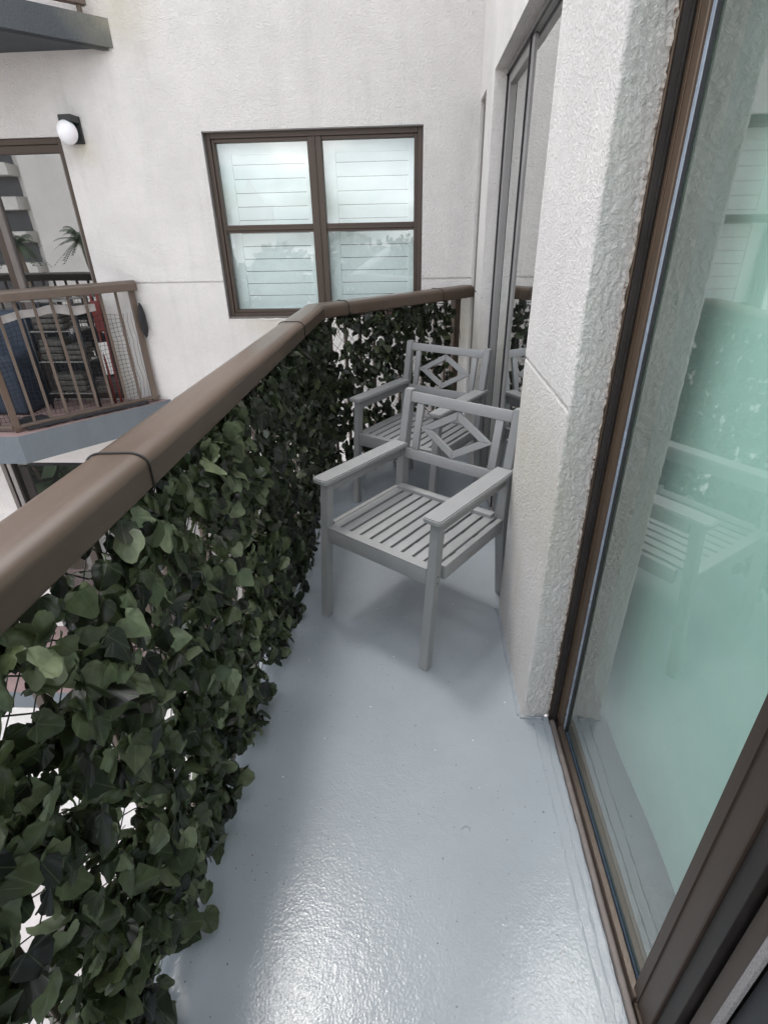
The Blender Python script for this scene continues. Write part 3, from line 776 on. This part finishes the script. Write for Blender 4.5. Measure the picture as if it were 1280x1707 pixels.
# ================================================================== CHAIRS
def make_chair(loc, rz, label):
    W, D, za, zs, zt, yt, aw, yb, ha, l, rk = .562, .572, .645, .432, .868, .574, .019, .49, .058, .038, .058
    T = thing('garden_armchair', label, 'chair', loc, rz, 'grey wooden armchairs with diamond backs')
    h = W / 2; g = .0015
    def leg(x0, x1, pts, nm='leg'):
        # pts: list of (y_front, y_back, z) side profile
        bm = nb(); A_ = [bm.verts.new((x0, p[0], p[2])) for p in pts] + [bm.verts.new((x0, p[1], p[2])) for p in pts[::-1]]
        B_ = [bm.verts.new((x1, v.co.y, v.co.z)) for v in A_]
        n = len(A_); bm.faces.new(A_); bm.faces.new(B_[::-1])
        for i in range(n): bm.faces.new((A_[i], B_[i], B_[(i + 1) % n], A_[(i + 1) % n]))
        bmesh.ops.recalc_face_normals(bm, faces=bm.faces)
        bmesh.ops.bevel(bm, geom=list(bm.edges), offset=.0025, segments=2, affect='EDGES')
        return obj(nm, bm, 'chair', T, auto=True)
    for s_ in (-1, 1):
        xa, xb = (-h, -h + l) if s_ < 0 else (h - l, h)
        leg(xa, xb, [(-rk, -rk + l - .003, 0), (-.0, l, za - .022)])
        # rear leg and back post in one piece, bent at seat height
        leg(xa, xb, [(D - l + .012, D + .008, 0), (yb - .012, yb + .040, zs - .02), (yb, yb + .046, zs + .14), (yt - .022, yt + .012, zt)])
    # screw heads on the outer faces of the front legs
    for s_ in (-1, 1):
        bm = nb()
        for zz in (zs - .022, zs - .05):
            r_ = bmesh.ops.create_cone(bm, cap_ends=True, segments=12, radius1=.0045, radius2=.004, depth=.0016)
            bmesh.ops.transform(bm, matrix=Matrix.Translation((s_ * (h + .0006), -rk * (1 - zz / (za - .022)) + l / 2, zz)) @ Matrix.Rotation(R(90), 4, 'Y'), verts=r_['verts'])
        obj('screw_head', bm, 'bronzeg', T)
    # aprons
    bm = nb(); bb(bm, -h + l + g, h - l - g, -.018, .006, zs - ha - .006, zs - .002, .003, 2)
    o = obj('apron', bm, 'chair', T, auto=True)
    for s_ in (-1, 1):
        x0 = s_ * (h - .012); bm = nb(); add_box(bm, (x0, (l + yb) / 2 - .003, zs - ha / 2 - .004), (.022, yb - l - .020, ha), None, .003, 2); obj('apron', bm, 'chair', T, auto=True)
    bm = nb(); bb(bm, -h + l + g, h - l - g, yb + .008, yb + .028, zs - ha, zs - .016, .003, 2); obj('apron', bm, 'chair', T, auto=True)
    # seat: slats run front to back, with front and rear cross pieces
    bm = nb(); n = 10; x0, x1 = -h + .025, h - .025; pw = (x1 - x0) / n
    for i in range(n): bb(bm, x0 + i * pw + .0075, x0 + (i + 1) * pw - .0075 + .002, .0215, yb - .030, zs - .012, zs + .001 + .0004 * (i % 2), .0022, 2)
    bb(bm, -h + l + g, h - l - g, -.0175, .0205, zs - .0015, zs + .0035, .001)
    bb(bm, -h + l + g, h - l - g, .15, .18, zs - .034, zs - .0125, .002); bb(bm, -h + l + g, h - l - g, .32, .35, zs - .034, zs - .0125, .002)
    obj('seat', bm, 'chair', T, auto=True)
    bm = nb(); bb(bm, -h + l + g, h - l - g, yb - .048, yb - .010, zs - .008, zs + .017, .004, 2); obj('seat_rail', bm, 'chair', T, auto=True)
    # arms
    for s_ in (-1, 1):
        xi, xo = (h - .058), (h + aw)
        bm = nb(); pr = [(xi, -.012), (xi + .016, -.028), (xo - .016, -.028), (xo, -.012), (xo, yb + .05), (xi + .016, yb + .05 if False else yb + .006), (xi, yb + .004)]
        pr = [(xi, -.012), (xi + .004, -.021), (xi + .014, -.028), (xo - .014, -.028), (xo - .004, -.021), (xo, -.012), (xo, yb + .052), (h + .002, yb + .052), (h + .002, yb + .006), (xi, yb + .006)]
        pr = [(s_ * a_, b__) for a_, b__ in pr]
        prism(bm, pr, za - .021, za)
        bmesh.ops.recalc_face_normals(bm, faces=bm.faces)
        bmesh.ops.bevel(bm, geom=[e for e in bm.edges if abs(e.verts[0].co.z - e.verts[1].co.z) < 1e-5], offset=.004, segments=2, affect='EDGES')
        arm = obj('armrest', bm, 'chair', T, auto=True)
        bm = nb(); add_box(bm, (s_ * (h - .018), (l + yb) / 2, za - .0465), (.020, yb - l - .012, .048), None, .003, 2); obj('arm_rail', bm, 'chair', arm, auto=True)
    # back: leaning plane
    b0 = Vector((0, yb + .013, zs + .14)); b1 = Vector((0, yt - .008, zt)); up = (b1 - b0).normalized(); nr = Vector((0, -up.z, up.y))
    Hh = (b1 - b0).length; rot = Matrix(((1, 0, 0, 0), (0, -nr.y, up.y, 0), (0, -nr.z, up.z, 0), (0, 0, 0, 1)))
    def P(x, v, dd=0): q = b0 + up * v; return Vector((x, q.y, q.z)) + nr * dd
    hx = h - l - g
    lo, hi = -.002, Hh - .010
    bm = nb(); add_box(bm, P(0, hi - .022), (2 * hx, .022, .044), rot, .003, 2); obj('back_rail', bm, 'chair', T, auto=True)
    bm = nb(); add_box(bm, P(0, lo + .022), (2 * hx, .022, .044), rot, .003, 2); obj('back_rail', bm, 'chair', T, auto=True)
    v0, v1 = lo + .045, hi - .045
    for s_ in (-1, 1):
        bm = nb(); add_box(bm, P(s_ * (hx - .050), (v0 + v1) / 2), (.034, .016, v1 - v0), rot, .0025, 2); obj('back_slat', bm, 'chair', T, auto=True)
    bm = nb(); xs = hx - .066; vm = (v0 + v1) / 2; wd = .030
    # diamond: each member is a parallelogram board, mitred where they meet
    dvx = math.hypot(xs, (v1 - v0) / 2); ex = wd * dvx / ((v1 - v0) / 2); ev = wd * dvx / xs
    oo = [(0, v1), (xs, vm), (0, v0), (-xs, vm)]; ii = [(0, v1 - ev), (xs - ex, vm), (0, v0 + ev), (-xs + ex, vm)]
    gp = .0012
    for i in range(4):
        j = (i + 1) % 4; q = [oo[i], oo[j], ii[j], ii[i]]; cx = sum(a_[0] for a_ in q) / 4; cv = sum(a_[1] for a_ in q) / 4
        q = [(a_[0] + (cx - a_[0]) * gp * 8, a_[1] + (cv - a_[1]) * gp * 8) for a_ in q]
        F = [bm.verts.new(P(a_[0], a_[1], .008)) for a_ in q]; K = [bm.verts.new(P(a_[0], a_[1], -.008)) for a_ in q]
        bm.faces.new(F); bm.faces.new(K[::-1])
        for k in range(4): bm.faces.new((F[k], K[k], K[(k + 1) % 4], F[(k + 1) % 4]))
    bmesh.ops.recalc_face_normals(bm, faces=bm.faces)
    bmesh.ops.bevel(bm, geom=list(bm.edges), offset=.0018, segments=1, affect='EDGES')
    obj('back_diamond', bm, 'chair', T, auto=True)
    return T
def dup(root, loc, rz, label):
    r = root.copy(); COL.objects.link(r); r.location = loc; r.rotation_euler = (0, 0, rz); r['label'] = label
    for ch in list(root.children):
        c = ch.copy(); COL.objects.link(c); c.parent = r
        for g_ in ch.children:
            d_ = g_.copy(); COL.objects.link(d_); d_.parent = c
    return r
CH = make_chair((-.149, 1.70, 0), -.621, 'grey painted wooden armchair in front, standing clear on the balcony floor against the pier')
dup(CH, (-.122, 2.795, 0), -.556, 'grey wooden armchair at the back, half hidden behind the other, by the corner ivy')

# ================================================================== NEIGHBOUR'S BALCONY
rc = Vector((-2.775, 3.36)); re = Vector((-2.10, 4.12)); rl_ = Vector((-5.5, 3.29))
NR = thing('balcony_railing', "neighbouring balcony's brown railing with slim pickets and a black net tied behind it", 'railing', (rc.x, rc.y, NZ))
NT = NZ + .895
nd = (re - rc).normalized(); nn_ = Vector((nd.y, -nd.x)); nl = (rc - rl_).normalized(); nln = Vector((nl.y, -nl.x)); mm = (nn_ + nln).normalized(); mm /= mm.dot(nn_)
bm = nb(); sec2 = [(a_ * .85, b__ * .9) for a_, b__ in sec]
sweep(bm, sec2, [((rl_.x, rl_.y, NT - .06), (nln.x, nln.y, 0)), ((rc.x, rc.y, NT - .06), (mm.x, mm.y, 0)), ((re.x, re.y, NT - .06), (nn_.x, nn_.y, 0))])
part('handrail', bm, 'rail2', NR, auto=True)
bm = nb(); bar(bm, (rc.x, rc.y, NZ + .035), (re.x, re.y, NZ + .035), .035, .022, .003); bar(bm, (rl_.x, rl_.y, NZ + .035), (rc.x - .02, rc.y, NZ + .035), .035, .022, .003)
part('bottom_rail', bm, 'rail2', NR)
LN = (re - rc).length; k = 0; s_ = LN - .03
bm = nb(); p = rc + nd * s_; add_box(bm, (p.x, p.y, NZ + .42), (.042, .030, .83), math.atan2(nd.y, nd.x), .003); part('post', bm, 'rail2', NR)
s_ -= .115
while s_ > .03:
    p = rc + nd * s_; bm = nb(); add_box(bm, (p.x, p.y, NZ + .44), (.018, .016, .785), math.atan2(nd.y, nd.x), .002); part('picket', bm, 'rail2', NR); s_ -= .108
bm = nb(); add_box(bm, (rc.x, rc.y, NZ + .418), (.04, .04, .834), math.atan2(nd.y, nd.x), .003); part('post', bm, 'rail', NR)
s_ = .12
while s_ < 1.6:
    p = rc - nl * s_; bm = nb(); add_box(bm, (p.x, p.y, NZ + .44), (.018, .016, .785), 0, .002); part('picket', bm, 'rail2', NR); s_ += .108
# net hung behind the pickets
def net():
    T = thing('sports_net', 'black mesh net with a white top band tied along the neighbouring railing', 'net', (rc.x, rc.y, NZ))
    inn = -nn_ * .03; nlin = -nln * .03
    def Pn(s_, z):
        wob = .012 * noise.noise(Vector((s_ * 5, z * 5, 1)))
        q = (rc + nd * s_ + inn) if s_ >= 0 else (rc + nl * s_ + nlin)
        sag = .02 * math.sin(s_ * 6) * (z - NZ) + .018 * noise.noise(Vector((s_ * 6, z * 7, 4)))
        return Vector((q.x - nn_.x * wob, q.y - nn_.y * wob, z + sag))
    bm = nb(); z = NZ + .06; zt_ = NZ + .70
    while z < zt_:
        tube(bm, [Pn(s0 * .045, z + .012 * noise.noise(Vector((s0 * .4, z * 9, 2)))) for s0 in range(-24, int((LN - .05) / .045))], .0013, 4); z += .030
    s_ = -1.05
    while s_ < LN - .05:
        sh = .016 * noise.noise(Vector((s_ * 4, 7, 7)))
        tube(bm, [Pn(s_ + .02 * noise.noise(Vector((s_ * 5, j * .5, 3))), NZ + .05 + j * .065) for j in range(11)], .0013, 4); s_ += .030
    part('mesh', bm, 'netb', T)
    bm = nb(); pr = None
    for k in range(-24, int((LN - .22) / .045)):
        s_ = k * .045; zc = NZ + .735 - .03 * math.cos(s_ * 5) * .5 + .008 * noise.noise(Vector((s_ * 8, 0, 0)))
        a_ = bm.verts.new(Pn(s_, zc - .026)); b__ = bm.verts.new(Pn(s_, zc + .026))
        if pr: bm.faces.new((pr[0], a_, b__, pr[1]))
        pr = (a_, b__)
    bmesh.ops.solidify(bm, geom=list(bm.faces), thickness=.003)
    part('top_band', bm, 'tape', T)
net()
# crumpled black cloth strip along the bottom rail
bm = nb(); pts = []; rad = []
for k in range(34):
    s_ = .05 + k * .026; q = rc + nd * s_ + nn_ * .035; pts.append((q.x, q.y, NZ + .016 + .004 * random.random())); rad.append(.008 + .008 * random.random())
tube(bm, pts, rad, 7)
for v in bm.verts: v.co.z = max(NZ + .001, v.co.z)
tag(obj('cloth_strip', bm, 'blackc', smooth=True), 'crumpled black cloth strip lying along the foot of the neighbouring railing', 'cloth')
# black shoe-like bundle by the corner post
bm = nb(); bmesh.ops.create_uvsphere(bm, u_segments=20, v_segments=12, radius=1)
for v in bm.verts:
    n_ = 1 + .18 * noise.noise(v.co * 2.0); v.co = Vector((v.co.x * .13 * n_, v.co.y * .055 * n_, max(-.4, v.co.z) * .05 * n_))
bmesh.ops.rotate(bm, matrix=Matrix.Rotation(.5, 3, 'Z'), verts=bm.verts, cent=(0, 0, 0)); bmesh.ops.translate(bm, vec=(rc.x + .02, rc.y + .14, NZ + .022), verts=bm.verts)
tag(obj('cloth_bundle', bm, 'blackc', smooth=True), 'small black bundle on the red floor beside the neighbouring corner post', 'cloth')
# dark bag hanging behind the end post, against the wall
bm = nb(); bmesh.ops.create_uvsphere(bm, u_segments=16, v_segments=14, radius=1)
for v in bm.verts:
    n_ = 1 + .25 * noise.noise(v.co * 2.2 + Vector((5, 0, 0))); v.co = Vector((v.co.x * .022 * n_, v.co.y * .04 * n_, v.co.z * .12 * n_))
bmesh.ops.translate(bm, vec=(-2.075, 4.09, NZ + .62), verts=bm.verts)
tag(obj('black_bag', bm, 'blackc', smooth=True), 'black rag bundle wedged between the end post and the white wall', 'rag')
# blue covered armchair-like bundle behind the net
bm = nb(); bb(bm, -3.35, -2.93, 3.72, 4.06, NZ + .002, NZ + .44, .05, 4); bb(bm, -3.35, -2.93, 3.96, 4.08, NZ + .40, NZ + .72, .04, 4)
for v in bm.verts: v.co += Vector((noise.noise(v.co * 6) * .02, noise.noise(v.co * 7 + Vector((3, 0, 0))) * .02, 0))
tag(obj('covered_seat', bm, 'blue', auto=True), 'blue covered seat behind the black net on the neighbouring balcony', 'seat')
# wire rack and piles added to stand for a lattice-like reflection in the door
RK = thing('reflection_rack', 'dark metal rack behind the net, added in place of a reflection in the sliding door', 'rack', (-2.66, 3.98, NZ))
bm = nb()
for x in (-2.86, -2.47):
    for y in (3.90, 4.09): tube(bm, [(x, y, NZ + .002), (x, y, NZ + .80)], .008, 8)
part('frame', bm, 'rubber', RK, smooth=True)
for z in (.12, .36, .58, .79):
    bm = nb()
    for y in (3.90, 4.09): tube(bm, [(-2.86, y, NZ + z), (-2.47, y, NZ + z)], .005, 6)
    for i in range(14): tube(bm, [(-2.85 + i * .029, 3.90, NZ + z + .004), (-2.85 + i * .029, 4.09, NZ + z + .004)], .002, 4)
    part('shelf', bm, 'steel', RK)
for k, (x0, x1, z, h_, lab) in enumerate([(-2.83, -2.66, .366, .15, 'pale folded cloth pile on the middle shelf of the dark rack'), (-2.63, -2.50, .366, .11, 'smaller cloth pile beside the pale one on the middle rack shelf'), (-2.80, -2.56, .126, .13, 'cloth pile on the lowest rack shelf'), (-2.82, -2.60, .588, .12, 'cloth pile on the upper rack shelf')]):
    bm = nb(); m_ = 3
    for j in range(m_): add_box(bm, ((x0 + x1) / 2 + random.uniform(-.006, .006), 3.99, NZ + z + .004 + h_ * (j + .5) / m_), (x1 - x0, .15, h_ / m_ - .004), random.uniform(-.06, .06), .012, 3)
    tag(obj('cloth_pile', bm, 'box', auto=True), lab, 'cloth pile')
# red folding chair leaning by the door edge
RC = thing('folding_chair', 'red folded chair leaning beside the sliding door behind the net', 'chair', (-2.33, 4.05, NZ))
bm = nb()
for dx in (0, .05): tube(bm, [(-2.36 + dx, 3.93, NZ + .01), (-2.41 + dx, 4.03, NZ + .42), (-2.44 + dx, 4.10, NZ + .84)], .009, 8)
part('frame', bm, 'red', RC, smooth=True)
bm = nb(); add_box(bm, (-2.405, 4.065, NZ + .66), (.07, .018, .22), Matrix.Rotation(R(-9), 4, 'X') @ Matrix.Rotation(R(-6), 4, 'Y'), .006, 2); part('backrest', bm, 'red', RC)
bm = nb(); add_box(bm, (-2.39, 4.02, NZ + .36), (.07, .02, .24), Matrix.Rotation(R(-10), 4, 'X') @ Matrix.Rotation(R(-6), 4, 'Y'), .006, 2); part('seat', bm, 'tape', RC)

# railing on the slab overhead
UR = thing('balcony_railing', 'short piece of brown railing on the dark slab at the top left edge', 'railing', (-2.2, 3.9, 2.64))
bm = nb(); a_, b__ = Vector((-2.0, 4.10)), Vector((-2.66, 3.42))
bar(bm, (a_.x, a_.y, 2.70), (b__.x, b__.y, 2.70), .045, .03, .003); bar(bm, (b__.x, b__.y, 2.70), (-5.5, 3.33, 2.70), .045, .03, .003)
part('bottom_rail', bm, 'rail2', UR)
bm = nb(); bar(bm, (a_.x, a_.y, 3.50), (b__.x, b__.y, 3.50), .10, .06, .01); bar(bm, (b__.x, b__.y, 3.50), (-5.5, 3.33, 3.50), .10, .06, .01); part('handrail', bm, 'rail2', UR)
dd = (b__ - a_); LL = dd.length; dd.normalize(); s_ = .04
while s_ < LL:
    p = a_ + dd * s_; bm = nb(); bb(bm, p.x - .012, p.x + .012, p.y - .012, p.y + .012, 2.641 if s_ < .05 else 2.716, 3.47, .002); part('post' if s_ < .05 else 'picket', bm, 'rail2', UR); s_ += .11

# wall lamp
LM = thing('wall_lamp', 'outdoor wall lamp with white opal globe on a black bracket above the sliding door', 'lamp', (-2.265, WY, 2.08))
bm = nb(); bb(bm, -2.315, -2.225, WY - .018, WY - .001, 2.015, 2.165, .003)
bb(bm, -2.315, -2.225, WY - .105, WY - .018, 2.125, 2.165, .004)
part('bracket', bm, 'lampk', LM)
bm = nb(); bmesh.ops.create_uvsphere(bm, u_segments=32, v_segments=20, radius=.062)
bmesh.ops.scale(bm, vec=(1, 1, 1.1), verts=bm.verts); bmesh.ops.translate(bm, vec=(-2.285, WY - .085, 2.072), verts=bm.verts)
part('globe', bm, 'globe', LM, smooth=True)

# ================================================================== WHAT STANDS ACROSS THE COURT (seen in the glass)
TW = thing('apartment_tower', 'tall apartment tower with stacked balconies across the court, mirrored in the left door', 'building', (-50, -60, -7))
bm = nb(); bb(bm, -80, -43.7, -74, -60, -7, 60); part('wall', bm, 'tower', TW)
for k in range(20):
    z = -6 + k * 3.3
    bm = nb(); bb(bm, -80, -45.2, -59.95, -57.8, z, z + 1.15); part('balcony_front', bm, 'tower', TW)
    bm = nb(); bb(bm, -79.5, -45.6, -59.97, -59.9, z + 1.2, z + 3.25); part('window_band', bm, 'tdark', TW)
bm = nb(); bb(bm, -43.7, -37.4, -74, -58, -7, 64); part('stair_shaft', bm, 'tower', TW)
bm = nb(); bb(bm, -37.4, -33.4, -74, -59.6, -7, 50); part('side_wing', bm, 'tower2', TW)
def palm(x, y, z, h, lab, seed):
    rnd = random.Random(seed); T = thing('palm_tree', lab, 'palm tree', (x, y, z), 0, 'palms across the court')
    bm = nb(); pts = [(.15 * math.sin(k * .5), .1 * math.cos(k * .4), h * k / 8) for k in range(9)]; tube(bm, pts, [.2 - .01 * k for k in range(9)], 9); obj('trunk', bm, 'trunk', T)
    bm = nb(); top = Vector(pts[-1])
    for k in range(44):
        a = rnd.uniform(0, 6.28); e = rnd.uniform(-.3, 1.1); Lf = rnd.uniform(1.3, 1.9); prev = None
        for j in range(9):
            u = j / 8; r_ = Lf * u; p = top + Vector((math.cos(a) * r_ * math.cos(e), math.sin(a) * r_ * math.cos(e), r_ * math.sin(e) - 1.0 * u * u))
            if j and j < 9:
                side = Vector((-math.sin(a), math.cos(a), 0))
                for sg in (-1, 1):
                    for q in (0, .5):
                        o_ = prev.lerp(p, q); t_ = o_ + side * sg * .42 * (1 - u * .6) + Vector((math.cos(a) * .15, math.sin(a) * .15, -.14)); bm.faces.new([bm.verts.new(o_), bm.verts.new(o_ + (p - prev) * .35), bm.verts.new(t_)])
            prev = p
    obj('crown', bm, 'frond', T, fix=False)
palm(-25.6, -28, -7, 8.0, 'larger palm across the court, mirrored low in the left sliding door', 1)
palm(-20.6, -27, -7, 8.2, 'smaller palm across the court, mirrored near the left door jamb', 2)
def tree(x, y, h, r, lab, seed):
    rnd = random.Random(seed); T = thing('broadleaf_tree', lab, 'tree', (x, y, -7), 0, 'trees across the court')
    bm = nb(); tube(bm, [(0, 0, 0), (.1, 0, h * .3), (.05, .1, h * .6)], [.22, .16, .08], 8)
    for k in range(6):
        a = k * 1.05; tube(bm, [(.08, .05, h * .35), (math.cos(a) * r * .6, math.sin(a) * r * .6, h * .7)], [.08, .03], 6)
    obj('trunk', bm, 'trunk', T)
    bm = nb()
    for k in range(1500):
        u = Vector((rnd.gauss(0, 1), rnd.gauss(0, 1), rnd.gauss(0, 1))).normalized() * (rnd.random() ** .4)
        c = Vector((u.x * r, u.y * r, h * .68 + u.z * h * .33)) * 1.0; c += Vector((noise.noise(c), noise.noise(c + Vector((9, 0, 0))), 0)) * .5
        s_ = rnd.uniform(.12, .3); ax = Vector((rnd.gauss(0, 1), rnd.gauss(0, 1), rnd.gauss(0, 1))).normalized(); b_ = ax.orthogonal().normalized() * s_; d_ = ax.cross(b_)
        bm.faces.new([bm.verts.new(c + b_), bm.verts.new(c + d_), bm.verts.new(c - b_), bm.verts.new(c - d_)])
    obj('crown', bm, 'frond', T, fix=False)
for k, (x, y, h, r) in enumerate([(-9, -30, 7.6, 2.6), (-5, -33, 8.2, 3), (-12.5, -27, 7.2, 2.4), (-1, -31, 7.8, 2.7), (3.5, -33, 8.0, 3), (-9.6, -3.6, 5.6, 2.5), (-13.2, -6.5, 6.2, 2.8)]):
    tree(x, y, h, r, ['tree across the court mirrored low in the main window', 'round tree across the court mirrored behind the handrail', 'tree beside the tower across the court', 'tree across the court opposite the window mullion', 'tree across the court at the building end', 'low court tree mirrored in the lower door', 'low court tree nearest the building'][k], k + 20)
SP = thing('distant_tower', 'distant pointed office tower mirrored in the upper left window pane', 'building', (-19.5, -62, -7))
bm = nb(); bb(bm, -21.5, -17.5, -64, -60, -7, 3.4); part('wall', bm, 'tower', SP)
bm = nb(); bmesh.ops.create_cone(bm, cap_ends=True, segments=4, radius1=2.2, radius2=.05, depth=3.4); bmesh.ops.rotate(bm, matrix=Matrix.Rotation(R(45), 3, 'Z'), verts=bm.verts, cent=(0, 0, 0)); bmesh.ops.translate(bm, vec=(-19.5, -62, 5.11), verts=bm.verts); part('roof', bm, 'tower', SP)
